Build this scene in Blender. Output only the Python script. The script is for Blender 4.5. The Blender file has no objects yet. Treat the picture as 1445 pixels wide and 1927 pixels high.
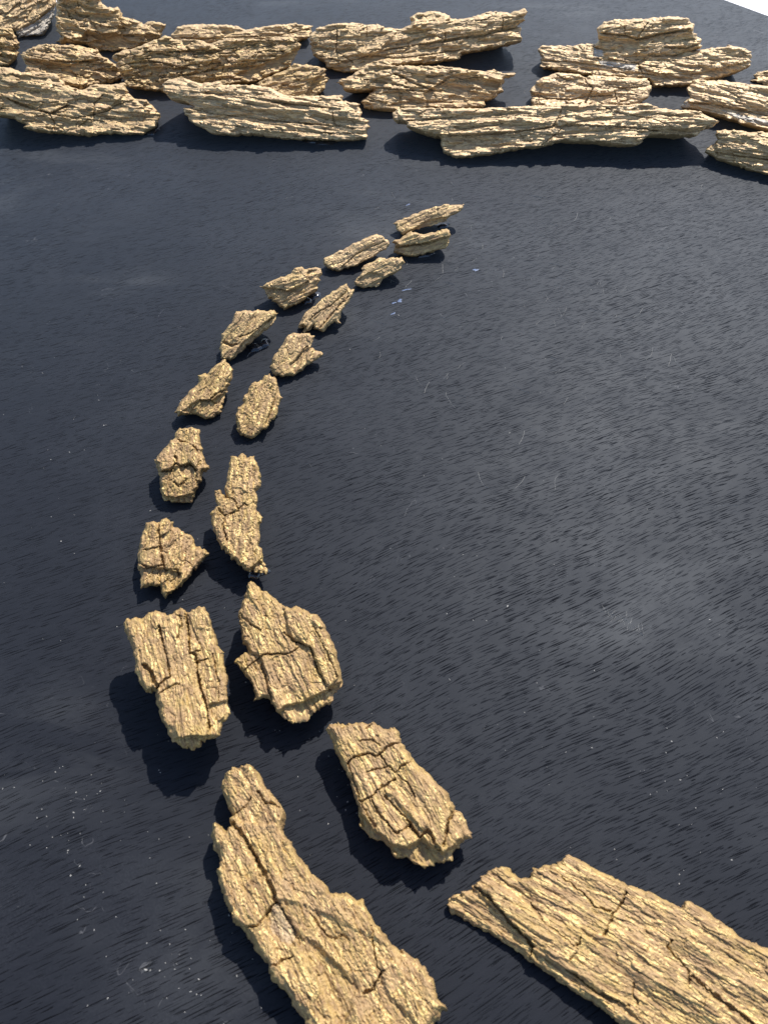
import bpy, math, random
import numpy as np
from mathutils import Matrix, Vector

# ------------------------------------------------------------------ camera, world, sun, exposure
S = bpy.context.scene
COL = S.collection
PITCH, HC, FPX = math.radians(52.0), 0.40, 1447.0      # camera tilt, height (m), focal length in photo pixels
PW, PH = 1445.0, 1927.0
cam_d = bpy.data.cameras.new('camera')
cam = bpy.data.objects.new('camera', cam_d)
COL.objects.link(cam)
cam.location = (0, 0, HC)
cam.rotation_euler = (math.radians(90) - PITCH, 0, 0)
cam_d.sensor_fit = 'VERTICAL'
cam_d.sensor_height = 36.0
cam_d.lens = 36.0 * FPX / PH
cam_d.clip_start, cam_d.clip_end = 0.01, 60
cam_d.dof.use_dof = True
cam_d.dof.focus_distance = 0.62
cam_d.dof.aperture_fstop = 20
S.camera = cam

SUN_EL, SUN_AZ = math.radians(50), math.radians(26)    # azimuth measured from +Y towards +X
world = bpy.data.worlds.new('World')
S.world = world
world.use_nodes = True
wn = world.node_tree
bg = wn.nodes['Background']
sky = wn.nodes.new('ShaderNodeTexSky')
sky.sky_type = 'NISHITA'
sky.sun_disc = False
sky.sun_elevation = SUN_EL
sky.sun_rotation = SUN_AZ
wn.links.new(sky.outputs[0], bg.inputs[0])
bg.inputs[1].default_value = 0.15
sd = bpy.data.lights.new('sun', 'SUN')
sd.energy = 5.0
sd.angle = math.radians(0.55)
sd.color = (1.0, 0.95, 0.87)
sun = bpy.data.objects.new('sun', sd)
COL.objects.link(sun)
sdir = Vector((math.sin(SUN_AZ) * math.cos(SUN_EL), math.cos(SUN_AZ) * math.cos(SUN_EL), math.sin(SUN_EL)))
sun.rotation_euler = sdir.to_track_quat('Z', 'Y').to_euler()
sun.location = (1, 2, 3)
S.view_settings.view_transform = 'Standard'
S.view_settings.look = 'None'
S.view_settings.gamma = 1
S.view_settings.use_curve_mapping = False
S.view_settings.exposure = 0.36

# ------------------------------------------------------------------ maths helpers
SP, CP = math.sin(PITCH), math.cos(PITCH)
CAM = np.array([0, 0, HC])

def ray(p):
    """direction (unit depth) of a photo pixel"""
    p = np.atleast_2d(np.asarray(p, float))
    x = (p[:, 0] - PW / 2) / FPX
    y = (p[:, 1] - PH / 2) / FPX
    return np.stack([x, CP - y * SP, -SP - y * CP], 1)

def on_plane(p, P0, n):
    d = ray(p)
    t = ((P0 - CAM) @ n) / (d @ n)
    return CAM + d * t[:, None]

def ground(p, z=0.0):
    return on_plane(p, np.array([0, 0, z]), np.array([0, 0, 1.0]))

_G = np.array([[1,1,0],[-1,1,0],[1,-1,0],[-1,-1,0],[1,0,1],[-1,0,1],[1,0,-1],[-1,0,-1],
               [0,1,1],[0,-1,1],[0,1,-1],[0,-1,-1],[1,1,0],[0,-1,1],[-1,1,0],[0,-1,-1]], float)

def _hash(ix, iy, iz, seed):
    h = (ix.astype(np.uint32) * np.uint32(374761393) + iy.astype(np.uint32) * np.uint32(668265263)
         + iz.astype(np.uint32) * np.uint32(2246822519) + np.uint32(seed * 3266489917 & 0xffffffff))
    h ^= h >> np.uint32(15); h *= np.uint32(2246822519)
    h ^= h >> np.uint32(13); h *= np.uint32(3266489917)
    h ^= h >> np.uint32(16)
    return h

def noise(x, y, z=None, seed=0):
    """gradient noise, about -1..1"""
    if z is None:
        z = np.full_like(x, 0.37)
    xi, yi, zi = np.floor(x), np.floor(y), np.floor(z)
    fx, fy, fz = x - xi, y - yi, z - zi
    xi, yi, zi = xi.astype(np.int64), yi.astype(np.int64), zi.astype(np.int64)
    ux, uy, uz = (f * f * f * (f * (f * 6 - 15) + 10) for f in (fx, fy, fz))
    out = 0.0
    for a in (0, 1):
        for b in (0, 1):
            for c in (0, 1):
                g = _G[_hash(xi + a, yi + b, zi + c, seed) & np.uint32(15)]
                dot = g[..., 0] * (fx - a) + g[..., 1] * (fy - b) + g[..., 2] * (fz - c)
                out = out + dot * (ux if a else 1 - ux) * (uy if b else 1 - uy) * (uz if c else 1 - uz)
    return out * 1.1

def fbm(x, y, z=None, seed=0, o=3):
    s, a = 0.0, 0.6
    for k in range(o):
        f = 2.03 ** k
        s = s + a * noise(x * f, y * f, None if z is None else z * f, seed + k * 17)
        a *= 0.5
    return s

def cells(x, y, seed):
    """cellular noise: F1, F2-F1 and a random value for the nearest cell"""
    xi, yi = np.floor(x), np.floor(y)
    f1 = np.full(x.shape, 9.0); f2 = np.full(x.shape, 9.0); rv = np.zeros(x.shape); fa = np.zeros(x.shape)
    for a in (-1, 0, 1):
        for b in (-1, 0, 1):
            cx, cy = (xi + a).astype(np.int64), (yi + b).astype(np.int64)
            h1 = _hash(cx, cy, cx * 0, seed) / 4294967295.0
            h2 = _hash(cx, cy, cx * 0 + 7, seed) / 4294967295.0
            ex, ey = xi + a + 0.1 + 0.8 * h1 - x, yi + b + 0.1 + 0.8 * h2 - y
            d = np.hypot(ex, ey)
            sl = (_hash(cx, cy, cx * 0 + 23, seed) / 4294967295.0 - 0.5) * ex + (_hash(cx, cy, cx * 0 + 29, seed) / 4294967295.0 - 0.5) * ey
            m = d < f1
            f2 = np.where(m, f1, np.minimum(f2, d))
            rv = np.where(m, _hash(cx, cy, cx * 0 + 13, seed) / 4294967295.0, rv)
            fa = np.where(m, sl, fa)
            f1 = np.where(m, d, f1)
    return f1, f2 - f1, rv, fa * 2

def sstep(a, b, x):
    t = np.clip((x - a) / (b - a), 0, 1)
    return t * t * (3 - 2 * t)

def seg_dist(P, line, closed):
    """distance from points to a polyline, the nearest point, and (closed) inside mask"""
    L = np.asarray(line, float)
    A = L if closed else L[:-1]
    B = np.roll(L, -1, 0) if closed else L[1:]
    n = len(P)
    best = np.full(n, 1e9); near = np.zeros((n, 2)); ins = np.zeros(n, bool)
    for a, b in zip(A, B):
        ab = b - a
        l2 = ab @ ab
        if l2 < 1e-16:
            continue
        t = np.clip(((P - a) @ ab) / l2, 0, 1)
        q = a + t[:, None] * ab
        d = np.hypot(P[:, 0] - q[:, 0], P[:, 1] - q[:, 1])
        m = d < best
        best = np.where(m, d, best); near[m] = q[m]
        if closed:
            c = (a[1] > P[:, 1]) != (b[1] > P[:, 1])
            if c.any():
                xx = (b[0] - a[0]) * (P[:, 1] - a[1]) / (b[1] - a[1] + 1e-30) + a[0]
                ins ^= c & (P[:, 0] < xx)
    return best, near, ins

# ------------------------------------------------------------------ materials
class NT:
    def __init__(self, name):
        self.m = bpy.data.materials.new(name)
        self.m.use_nodes = True
        self.t = self.m.node_tree
        self.b = self.t.nodes['Principled BSDF']
    def n(self, kind, **kw):
        nd = self.t.nodes.new('ShaderNode' + kind)
        for k, v in kw.items():
            if k.startswith('_'):
                nd.inputs[k[1:].replace('_', ' ')].default_value = v
            else:
                setattr(nd, k, v)
        return nd
    def l(self, a, b):
        self.t.links.new(a, b)
    def val(self, v, sock):
        if hasattr(v, 'is_linked') or hasattr(v, 'links'):
            self.l(v, sock)
        else:
            sock.default_value = v
    def math(self, op, a, b=0.0, clamp=False):
        nd = self.n('Math', operation=op, use_clamp=clamp)
        self.val(a, nd.inputs[0]); self.val(b, nd.inputs[1])
        return nd.outputs[0]
    def ramp(self, v, a, b, lo=0.0, hi=1.0):
        nd = self.n('MapRange', interpolation_type='SMOOTHSTEP')
        self.val(v, nd.inputs[0])
        for i, q in enumerate((a, b, lo, hi)):
            nd.inputs[i + 1].default_value = q
        return nd.outputs[0]
    def mix(self, f, a, b):
        nd = self.n('Mix', data_type='RGBA')
        self.val(f, nd.inputs[0]); self.val(a, nd.inputs[6]); self.val(b, nd.inputs[7])
        return nd.outputs[2]
    def noise(self, vec, scale, detail=3.0, rough=0.55, dist=0.0):
        nd = self.n('TexNoise', _Scale=scale, _Detail=detail, _Roughness=rough, _Distortion=dist)
        self.l(vec, nd.inputs['Vector'])
        return nd.outputs[0]
    def mapping(self, vec, loc=(0,0,0), rot=(0,0,0), scale=(1,1,1)):
        nd = self.n('Mapping')
        self.l(vec, nd.inputs[0])
        nd.inputs[1].default_value = loc; nd.inputs[2].default_value = rot; nd.inputs[3].default_value = scale
        return nd.outputs[0]

def gold_material():
    N = NT('gold_painted_bark')
    tc = N.n('TexCoord').outputs['Object']
    oi = N.n('ObjectInfo')
    off = N.n('VectorMath', operation='SCALE', _Scale=3.0)
    cmb = N.n('CombineXYZ'); N.l(oi.outputs['Random'], cmb.inputs[0]); N.l(oi.outputs['Random'], cmb.inputs[2])
    N.l(cmb.outputs[0], off.inputs[0])
    add = N.n('VectorMath', operation='ADD'); N.l(tc, add.inputs[0]); N.l(off.outputs[0], add.inputs[1])
    v = add.outputs[0]
    gr = N.mapping(v, scale=(0.28, 1, 1))
    patch = N.noise(v, 55, 4, 0.6)
    fine = N.noise(gr, 420, 4, 0.65)
    fleck = N.noise(gr, 900, 2, 0.6)
    vo = N.n('TexVoronoi', feature='F1', _Scale=620.0, _Randomness=1.0)
    N.l(gr, vo.inputs['Vector'])
    ve = N.n('TexVoronoi', feature='DISTANCE_TO_EDGE', _Scale=620.0, _Randomness=1.0)
    N.l(gr, ve.inputs['Vector'])
    gs = N.n('SeparateColor'); N.l(vo.outputs['Color'], gs.inputs[0])
    fleck = N.math('ADD', N.math('MULTIPLY', fleck, 0.55), N.math('MULTIPLY', gs.outputs[0], 0.42))
    # gold pigment over a tan primer, worn unevenly
    c1 = N.mix(N.ramp(patch, 0.34, 0.66), (0.350, 0.219, 0.100, 1), (0.405, 0.268, 0.082, 1))
    c2 = N.mix(N.ramp(fine, 0.36, 0.62), (0.235, 0.139, 0.060, 1), c1)
    c3 = N.mix(N.math('MULTIPLY', N.ramp(fleck, 0.50, 0.72), 0.5), c2, (0.72, 0.52, 0.20, 1))
    osep = N.n('SeparateColor'); N.l(oi.outputs['Color'], osep.inputs[0])      # per-piece paint tone, plus paleness standing in for sun on far pieces
    c3 = N.mix(osep.outputs[0], c3, N.mix(N.ramp(fine, 0.34, 0.64), (0.45, 0.300, 0.165, 1), (0.72, 0.535, 0.305, 1)))
    bare = N.n('Attribute', attribute_name='bare')
    c4 = N.mix(bare.outputs['Fac'], c3, N.mix(N.ramp(fine, 0.35, 0.65), (0.40, 0.36, 0.30, 1), (0.56, 0.52, 0.45, 1)))
    N.l(c4, N.b.inputs['Base Color'])
    metal = N.math('MULTIPLY_ADD', N.ramp(fleck, 0.42, 0.66), 0.26)
    metal.node.inputs[2].default_value = 0.07
    inv = N.math('SUBTRACT', 1.0, bare.outputs['Fac'])
    N.l(N.math('MULTIPLY', metal, inv), N.b.inputs['Metallic'])
    N.l(N.ramp(fleck, 0.4, 0.65, 0.62, 0.46), N.b.inputs['Roughness'])
    N.b.inputs['Specular IOR Level'].default_value = 0.45
    b1 = N.n('Bump', _Strength=0.5, _Distance=0.0008)
    N.l(N.noise(gr, 650, 4, 0.7), b1.inputs['Height'])
    b2 = N.n('Bump', _Strength=0.38, _Distance=0.0005)
    N.l(N.math('ADD', N.ramp(ve.outputs['Distance'], 0.0, 0.25), N.math('MULTIPLY', N.noise(v, 1900, 2, 0.6), 0.6)), b2.inputs['Height'])
    N.l(b1.outputs[0], b2.inputs['Normal'])
    N.l(b2.outputs[0], N.b.inputs['Normal'])
    return N.m

def board_material():
    N = NT('black_stained_wood')
    tc = N.n('TexCoord').outputs['Object']
    wv = N.n('TexNoise', _Scale=3.2, _Detail=1.5, _Roughness=0.5); N.l(tc, wv.inputs['Vector'])
    sub = N.n('VectorMath', operation='SUBTRACT'); N.l(wv.outputs[1], sub.inputs[0]); sub.inputs[1].default_value = (0.5, 0.5, 0.5)
    sc = N.n('VectorMath', operation='SCALE', _Scale=0.046); N.l(sub.outputs[0], sc.inputs[0])
    ad = N.n('VectorMath', operation='ADD'); N.l(tc, ad.inputs[0]); N.l(sc.outputs[0], ad.inputs[1])
    flat = N.mapping(ad.outputs[0], scale=(1, 1, 0))
    rot = N.mapping(flat, rot=(0, 0, math.radians(-25)))
    sp_ = N.n('SeparateXYZ'); N.l(rot, sp_.inputs[0])
    def pores(pitch, length, wid, gate, seed):
        """open grain: short straight dashes in rows that follow the fibres"""
        y = N.math('DIVIDE', sp_.outputs[1], pitch)
        row = N.math('FLOOR', y)
        fy = N.math('ABSOLUTE', N.math('SUBTRACT', N.math('FRACT', y), 0.5))
        w1 = N.n('TexWhiteNoise', noise_dimensions='2D')
        c1 = N.n('CombineXYZ'); N.l(row, c1.inputs[0]); c1.inputs[1].default_value = seed
        N.l(c1.outputs[0], w1.inputs['Vector'])
        x = N.math('ADD', N.math('DIVIDE', sp_.outputs[0], length), N.math('MULTIPLY', w1.outputs['Value'], 7.0))
        fx = N.math('ABSOLUTE', N.math('SUBTRACT', N.math('FRACT', x), 0.5))
        w2 = N.n('TexWhiteNoise', noise_dimensions='2D')
        c2 = N.n('CombineXYZ'); N.l(row, c2.inputs[0]); N.l(N.math('ADD', N.math('FLOOR', x), seed * 13.7), c2.inputs[1])
        N.l(c2.outputs[0], w2.inputs['Vector'])
        sc_ = N.n('SeparateColor'); N.l(w2.outputs['Color'], sc_.inputs[0])
        on = N.math('GREATER_THAN', sc_.outputs[0], gate)
        hl = N.math('ADD', N.math('MULTIPLY', sc_.outputs[1], 0.36), 0.12)
        q = N.math('DIVIDE', fx, hl)
        body = N.math('SUBTRACT', 1.0, N.math('MULTIPLY', q, q), True)
        hw = N.math('MULTIPLY', N.math('ADD', N.math('MULTIPLY', sc_.outputs[2], wid), wid * 0.6), body)
        edge = N.math('DIVIDE', N.math('SUBTRACT', hw, fy), 0.06, True)
        return N.math('MULTIPLY', edge, on)
    dens = N.ramp(N.noise(flat, 14, 3, 0.6), 0.34, 0.60, 0.62, 1.0)
    p1 = pores(0.00150, 0.0150, 0.145, 0.34, 1.0)
    p2 = pores(0.00105, 0.0090, 0.150, 0.52, 5.0)
    p3 = pores(0.00220, 0.0260, 0.100, 0.40, 9.0)
    pr = N.math('MULTIPLY', N.math('MAXIMUM', N.math('MAXIMUM', p1, N.math('MULTIPLY', p2, 0.75)), p3), N.math('MULTIPLY', dens, 0.78))
    # paint film, dusty haze and hairline scratches
    haze = N.ramp(N.noise(flat, 9, 5, 0.62), 0.42, 0.72)
    speck = N.noise(flat, 900, 3, 0.6)
    streak = N.noise(N.mapping(rot, scale=(30, 420, 1)), 1.0, 3, 0.6)
    base = N.mix(N.ramp(streak, 0.35, 0.68), (0.0098, 0.0107, 0.0145, 1), (0.0118, 0.0128, 0.0170, 1))
    base = N.mix(N.math('MULTIPLY', haze, N.ramp(speck, 0.40, 0.66, 0.12, 0.50)), base, (0.030, 0.032, 0.038, 1))
    smu = N.noise(N.mapping(flat, rot=(0, 0, math.radians(38)), scale=(5, 16, 1)), 1.0, 5, 0.62, 0.8)
    smz = N.ramp(N.noise(N.mapping(flat, loc=(0.31, 0.12, 0)), 4.2, 2, 0.5), 0.47, 0.62)
    base = N.mix(N.math('MULTIPLY', N.math('MULTIPLY', N.ramp(smu, 0.48, 0.70), smz), 0.5), base, (0.052, 0.054, 0.058, 1))
    def scratch(scale, seed, wdt, lo):
        a = N.noise(N.mapping(flat, loc=(seed, seed * .7, 0)), scale, 3, 0.55, 1.2)
        ln = N.ramp(N.math('ABSOLUTE', N.math('SUBTRACT', a, 0.5)), wdt * 0.3, wdt, 1.0, 0.0)
        g = N.ramp(N.noise(N.mapping(flat, loc=(seed * 1.3, 2.2, 0)), scale * 1.6, 3, 0.6), lo, lo + 0.06)
        return N.math('MULTIPLY', ln, g)
    scr = N.math('MAXIMUM', scratch(26, 3.0, 0.0055, 0.60), scratch(44, 8.0, 0.008, 0.62))
    scr = N.math('MULTIPLY', scr, N.ramp(N.noise(flat, 5, 2, 0.5), 0.46, 0.62, 0.0, 0.6))
    base = N.mix(scr, base, (0.11, 0.11, 0.115, 1))
    base = N.mix(pr, base, (0.0012, 0.0012, 0.0018, 1))
    N.l(base, N.b.inputs['Base Color'])
    r = N.ramp(N.noise(flat, 30, 4, 0.6), 0.3, 0.7, 0.50, 0.55)
    N.l(N.math('ADD', r, N.math('MULTIPLY', pr, 0.3)), N.b.inputs['Roughness'])
    keep = N.math('SUBTRACT', 1.0, N.math('MULTIPLY', pr, 0.85))
    N.l(N.math('MULTIPLY', keep, 0.11), N.b.inputs['Specular IOR Level'])
    N.l(N.math('MULTIPLY', keep, 0.21), N.b.inputs['Sheen Weight'])          # a film of fine dust
    N.b.inputs['Sheen Roughness'].default_value = 0.45
    N.b.inputs['Sheen Tint'].default_value = (0.74, 0.86, 1.0, 1)
    N.b.inputs['Specular Tint'].default_value = (0.80, 0.88, 1.0, 1)
    h = N.math('SUBTRACT', N.math('MULTIPLY', streak, 0.05), pr)
    h = N.math('ADD', h, N.math('MULTIPLY', speck, 0.18))
    bp = N.n('Bump', _Strength=0.5, _Distance=0.0003)
    N.l(h, bp.inputs['Height'])
    N.l(bp.outputs[0], N.b.inputs['Normal'])
    return N.m

def simple(name, col, rough=0.5, scale=60, var=0.15, **kw):
    N = NT(name)
    tc = N.n('TexCoord').outputs['Object']
    lo = tuple(c * (1 - var) for c in col) + (1,)
    hi = tuple(min(1, c * (1 + var)) for c in col) + (1,)
    N.l(N.mix(N.noise(tc, scale, 4), lo, hi), N.b.inputs['Base Color'])
    N.b.inputs['Roughness'].default_value = rough
    for k, v in kw.items():
        N.b.inputs[k.replace('_', ' ')].default_value = v
    return N.m

GOLD = gold_material()
BOARD = board_material()
CLOTH = simple('white_cloth', (0.80, 0.79, 0.82), 0.9, 25, 0.05)
GLUE = simple('dried_clear_glue', (0.018, 0.020, 0.026), 0.06, 80, 0.2, Specular_IOR_Level=0.9)
DUST = simple('pale_dust', (0.30, 0.29, 0.27), 0.8, 300, 0.35)
BLUE = simple('blue_paint', (0.03, 0.07, 0.17), 0.55, 200, 0.3)

# ------------------------------------------------------------------ mesh helper
def mesh_obj(name, V, F, mat, parent=None, smooth=True, M=None):
    me = bpy.data.meshes.new(name)
    me.from_pydata([tuple(v) for v in V] if not isinstance(V, np.ndarray) else V.tolist(), [], F if not isinstance(F, np.ndarray) else F.tolist())
    me.materials.append(mat)
    if smooth:
        me.polygons.foreach_set('use_smooth', [True] * len(me.polygons))
    me.update()
    o = bpy.data.objects.new(name, me)
    COL.objects.link(o)
    if M is not None:
        o.matrix_world = M
    if parent is not None:
        o.parent = parent
        o.matrix_parent_inverse = parent.matrix_world.inverted()
    return o

# ------------------------------------------------------------------ the setting: white ground and the black board
e0, e1 = ground([(1366, 0), (1445, 29)])
ed = (e1 - e0) / np.linalg.norm(e1 - e0)
en = np.array([-ed[1], ed[0], 0])
if (np.array([0, 0.4, 0]) - e0) @ en < 0:
    en = -en
far, near, wide = -0.55, 1.35, 1.9
BT = 0.018
c = [e0 + ed * far, e0 + ed * near, e0 + ed * near + en * wide, e0 + ed * far + en * wide]
cen = sum(c) / 4
def ring(inset, z):
    return [np.array([*(p + (cen - p) / np.linalg.norm(cen - p) * inset * 1.4)[:2], z]) for p in c]
V, F = [], []
rings = [ring(0.0006, -BT), ring(0, -BT + 0.0008), ring(0, -0.0016), ring(0.0005, -0.0005), ring(0.0018, 0.0)]
for r_ in rings:
    V += [tuple(p) for p in r_]
for k in range(len(rings) - 1):
    for i in range(4):
        j = (i + 1) % 4
        F.append((k * 4 + i, k * 4 + j, k * 4 + 4 + j, k * 4 + 4 + i))
F.append((16, 17, 18, 19)); F.append((3, 2, 1, 0))
board = mesh_obj('wooden_board', V, F, BOARD, smooth=False)
board['label'] = 'black stained open grained wooden board that all the gold bark pieces lie on'
board['category'] = 'board'
board['kind'] = 'thing'
import bmesh
bm = bmesh.new(); bm.from_mesh(board.data); bmesh.ops.recalc_face_normals(bm, faces=bm.faces[:]); bm.to_mesh(board.data); bm.free()

gz = -BT - 0.001
gn = 40
gx = np.linspace(-8, 8, gn)
V = [(x, y + 2, gz) for y in gx for x in gx]
F = [(j * gn + i, j * gn + i + 1, (j + 1) * gn + i + 1, (j + 1) * gn + i) for j in range(gn - 1) for i in range(gn - 1)]
g = mesh_obj('ground', V, F, CLOTH)
g['kind'] = 'structure'

# ------------------------------------------------------------------ bark builder
def Z(ox, oy, s, pts):
    return [(ox + x / s, oy + y / s) for x, y in pts]
Z1 = lambda p: Z(0, 0, 2.89, p)
Z3 = lambda p: Z(560, 0, 2.89, p)
Z4 = lambda p: Z(945, 0, 2.89, p)
Z5 = lambda p: Z(460, 360, 3.284, p)
Z6 = lambda p: Z(280, 560, 3.6125, p)
Z7 = lambda p: Z(220, 780, 3.6125, p)
Z8 = lambda p: Z(180, 1060, 2.779, p)
Z9 = lambda p: Z(360, 1400, 2.779, p)
ZC = lambda p: Z(560, 1320, 3.803, p)
ZD = lambda p: Z(820, 1550, 2.312, p)

MM = 0.001
RES = 0.54           # grid step in render pixels

FAR = 'gold bark slabs heaped along the far side of the board'
CUR = 'gold bark pieces laid in the curved double line'

def bark(name, label, group, out, grain, T, tilt, zb=2.0, base=0.0, seed=1, ridge=1.0, fib=1.0, terr=1.0, crk=1.0,
         rag=1.0, gran=1.0, edge=0.34, back=1.0, cracks=(), raised=(), bare=(), bare_amt=0.85, lump=1.0, taper=0.8, asp=0.42, parent=None, sun_tone=None, cat='bark piece', cell=16.0):
    """out: silhouette in photo pixels; grain: a pixel vector along the fibres; T: relief towards the viewer in mm;
    tilt 0 = lies flat, 1 = faces the camera; zb: height of its lowest outline point over its support (mm)"""
    if group == CUR:          # the loose pieces are flatter and finer grained than the far slabs
        ridge, terr, crk, lump = ridge * 0.55, terr * 0.48, crk * 0.42, lump * 0.85
    else:
        crk = crk * 0.85
    out = np.array(out, float)
    low = out[np.argmax(out[:, 1])]
    P0 = ground([low], base + zb * MM)[0]
    tocam = CAM - P0; tocam /= np.linalg.norm(tocam)
    n = (1 - tilt) * np.array([0, 0, 1.0]) + tilt * tocam
    n /= np.linalg.norm(n)
    ctr = out.mean(0)
    ga, gb = on_plane([ctr, ctr + np.array(grain, float) / np.hypot(*grain) * 10], P0, n)
    g = (gb - ga) / np.linalg.norm(gb - ga)
    w = np.cross(n, g)
    O = on_plane([ctr], P0, n)[0]
    depth = (O - CAM) @ np.array([0, CP, -SP])
    px = depth / (FPX * 767.0 / 1445.0)
    def loc(p):
        q = on_plane(p, P0, n) - O
        return np.stack([q @ g, q @ w], 1)
    L = loc(out)
    # resample the outline and roughen it: splintered along the grain
    pts = []
    for a, b in zip(L, np.roll(L, -1, 0)):
        k = max(1, int(np.linalg.norm(b - a) / (px * 2.2)))
        pts += [a + (b - a) * i / k for i in range(k)]
    pts = np.array(pts)
    u, v = pts[:, 0], pts[:, 1]
    A = rag * (0.45 * MM + 0.75 * px)
    pts = pts + np.stack([A * 2.0 * (noise(u / (9 * MM), v / (1.6 * MM), seed=seed + 3) + 0.6 * noise(u / (4 * MM), v / (0.8 * MM), seed=seed + 4)),
                          A * 1.1 * (noise(u / (3.0 * MM), v / (3 * MM), seed=seed + 5) + 0.6 * noise(u / (1.4 * MM), v / (2 * MM), seed=seed + 6))], 1)
    s = px * RES
    lo, hi = pts.min(0) - 2.5 * s, pts.max(0) + 2.5 * s
    nx, ny = int((hi[0] - lo[0]) / s) + 1, int((hi[1] - lo[1]) / s) + 1
    X, Y = np.meshgrid(lo[0] + np.arange(nx) * s, lo[1] + np.arange(ny) * s)
    P = np.stack([X.ravel(), Y.ravel()], 1)
    d, near_, ins = seg_dist(P, pts, True)
    insg = ins.reshape(ny, nx)
    q = insg[:-1, :-1] | insg[1:, :-1] | insg[:-1, 1:] | insg[1:, 1:]
    jj, ii = np.nonzero(q)
    quad = np.stack([jj * nx + ii, jj * nx + ii + 1, (jj + 1) * nx + ii + 1, (jj + 1) * nx + ii], 1)
    used = np.unique(quad)
    remap = np.full(nx * ny, -1); remap[used] = np.arange(len(used))
    quad = remap[quad]
    P, d, near_, ins = P[used], d[used], near_[used], ins[used]
    P = np.where(ins[:, None], P, near_)
    d = np.where(ins, d, 0.0)
    rim = ~ins
    u, v = P[:, 0] / MM, P[:, 1] / MM            # millimetres from here
    d = d / MM
    pxm = px / MM
    # ---- relief, millimetres
    wu = u + 5 * fbm(u / 30, v / 14, seed=seed + 20, o=2)
    wv = v + 2.2 * fbm(u / 26, v / 9, seed=seed + 21, o=3)
    low_ = fbm(wu / 48, wv / 17, seed=seed + 30, o=3)
    H = T * (0.80 + 0.42 * lump * low_)
    t = 3.0 * fbm(wu / 42, wv / 9.0, seed=seed + 40, o=3)
    ft = np.floor(t); fr = t - ft
    H = H + terr * (T * 0.14 + 0.6) * (ft + sstep(0.46, 0.54, fr))
    if ridge:
        rr = 1 - np.abs(noise(wu / 46, wv / 4.6, seed=seed + 50)) * 2
        r2 = 1 - np.abs(noise(wu / 30, wv / 2.4, seed=seed + 51)) * 2
        H = H + ridge * (0.85 * rr + 0.42 * r2)
    # plates: cracked cells stretched along the grain
    f1, fe, rv, fa = cells(wu / cell + 0.35 * noise(u / 7, v / 5, seed=seed + 60), wv / (cell * asp) + 0.3 * noise(u / 6, v / 5, seed=seed + 61), seed + 62)
    H = H + crk * ((rv - 0.5) * (0.10 * T + 0.6) + fa * (0.16 * T + 0.5))
    gate = sstep(0.02, 0.18, noise(u / 20, v / 14, seed=seed + 64) + 0.12)
    H = H - crk * gate * 1.7 * (1 - sstep(0.0, 0.035 + 0.04 * pxm, fe))
    f1b, feb, rvb, fab = cells(wu / (cell * .42) + 0.3 * noise(u / 3, v / 2, seed=seed + 70), wv / (cell * asp * .5), seed + 72)
    fd = float(np.clip(0.75 / pxm, 0.35, 1.0))
    H = H + fd * crk * ((rvb - 0.5) * 0.45 + fab * 0.7) - crk * 0.55 * (1 - sstep(0.0, 0.12, feb)) * gate
    f1c, fec, rvc, fac = cells(wu / 3.2 + 0.3 * noise(u / 2, v / 2, seed=seed + 75), wv / 1.5, seed + 77)
    H = H + fd * fd * crk * ((rvc - 0.5) * 0.25 + fac * 0.35 - 0.22 * (1 - sstep(0, 0.16, fec)))
    H = H + fd * fib * (-0.60 * np.abs(noise(wu / 14, wv / 1.5, seed=seed + 80)) - 0.30 * np.abs(noise(wu / 7, wv / 0.8, seed=seed + 81)))
    H = H + fd * gran * (-0.55 * np.abs(noise(u / 2.2, v / 1.3, seed=seed + 90)) - 0.3 * np.abs(noise(u / 1.1, v / 0.8, seed=seed + 91)))
    PL = np.stack([u, v], 1)
    wob = np.stack([0.5 * noise(u / 2.2, v / 2.2, seed=seed + 95), 0.5 * noise(u / 2.2, v / 2.2, seed=seed + 96)], 1)
    wob2 = wob * 1.3 + np.stack([0.35 * noise(u / 0.9, v / 0.9, seed=seed + 195), 0.35 * noise(u / 0.9, v / 0.9, seed=seed + 196)], 1)
    for poly, hgt, soft in raised:
        dd, _, ii_ = seg_dist(PL + wob, loc(poly) / MM, True)
        sg = np.where(ii_, dd, -dd)
        H = H + hgt * sstep(-soft * 0.5, soft * 0.5, sg)
    for line, wd, dp in cracks:
        dd, _, _ = seg_dist(PL + wob2, loc(line) / MM, False)
        wd_ = wd * 0.40 * (1 + 0.7 * noise(u / 4, v / 4, seed=seed + 97)) + 0.22 * pxm
        H = H - dp * (1 - sstep(wd_ * 0.55, wd_ * 1.15, dd))
    # rounded, uneven rim
    we = np.maximum(edge * T * (1 + 0.9 * noise(u / 9, v / 5, seed=seed + 98)), 0.8)
    k = np.clip(d / we, 0, 1)
    prof = np.maximum(1 - (1 - k) ** 2, 0) ** 0.6
    H = np.maximum(H, 0.12 * T) * prof
    # ---- back: runs down to the support
    bdir = n + tocam; bdir /= np.linalg.norm(bdir)
    zc = (O[2] - base) / MM + (P @ np.stack([[g[2], w[2]]]).T).ravel() / MM
    need = np.maximum(zc, 0) / max(bdir[2], 0.25)
    kb = np.clip(d / np.maximum(taper * (need + 1.0), 2.0), 0, 1)
    B = back * (need + 2.0) * kb ** 0.8 * (1 + 0.22 * fbm(u / 14, v / 6, seed=seed + 99, o=2))
    B = np.maximum(B, 0.02)
    nv = len(P)
    top = np.stack([u, v, H], 1)
    bot_id = np.full(nv, -1)
    inner = np.nonzero(~rim)[0]
    bot_id[rim] = np.nonzero(rim)[0]
    bot_id[inner] = nv + np.arange(len(inner))
    bot = np.stack([u, v, -B], 1)[inner]
    V = np.concatenate([top, bot])
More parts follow.
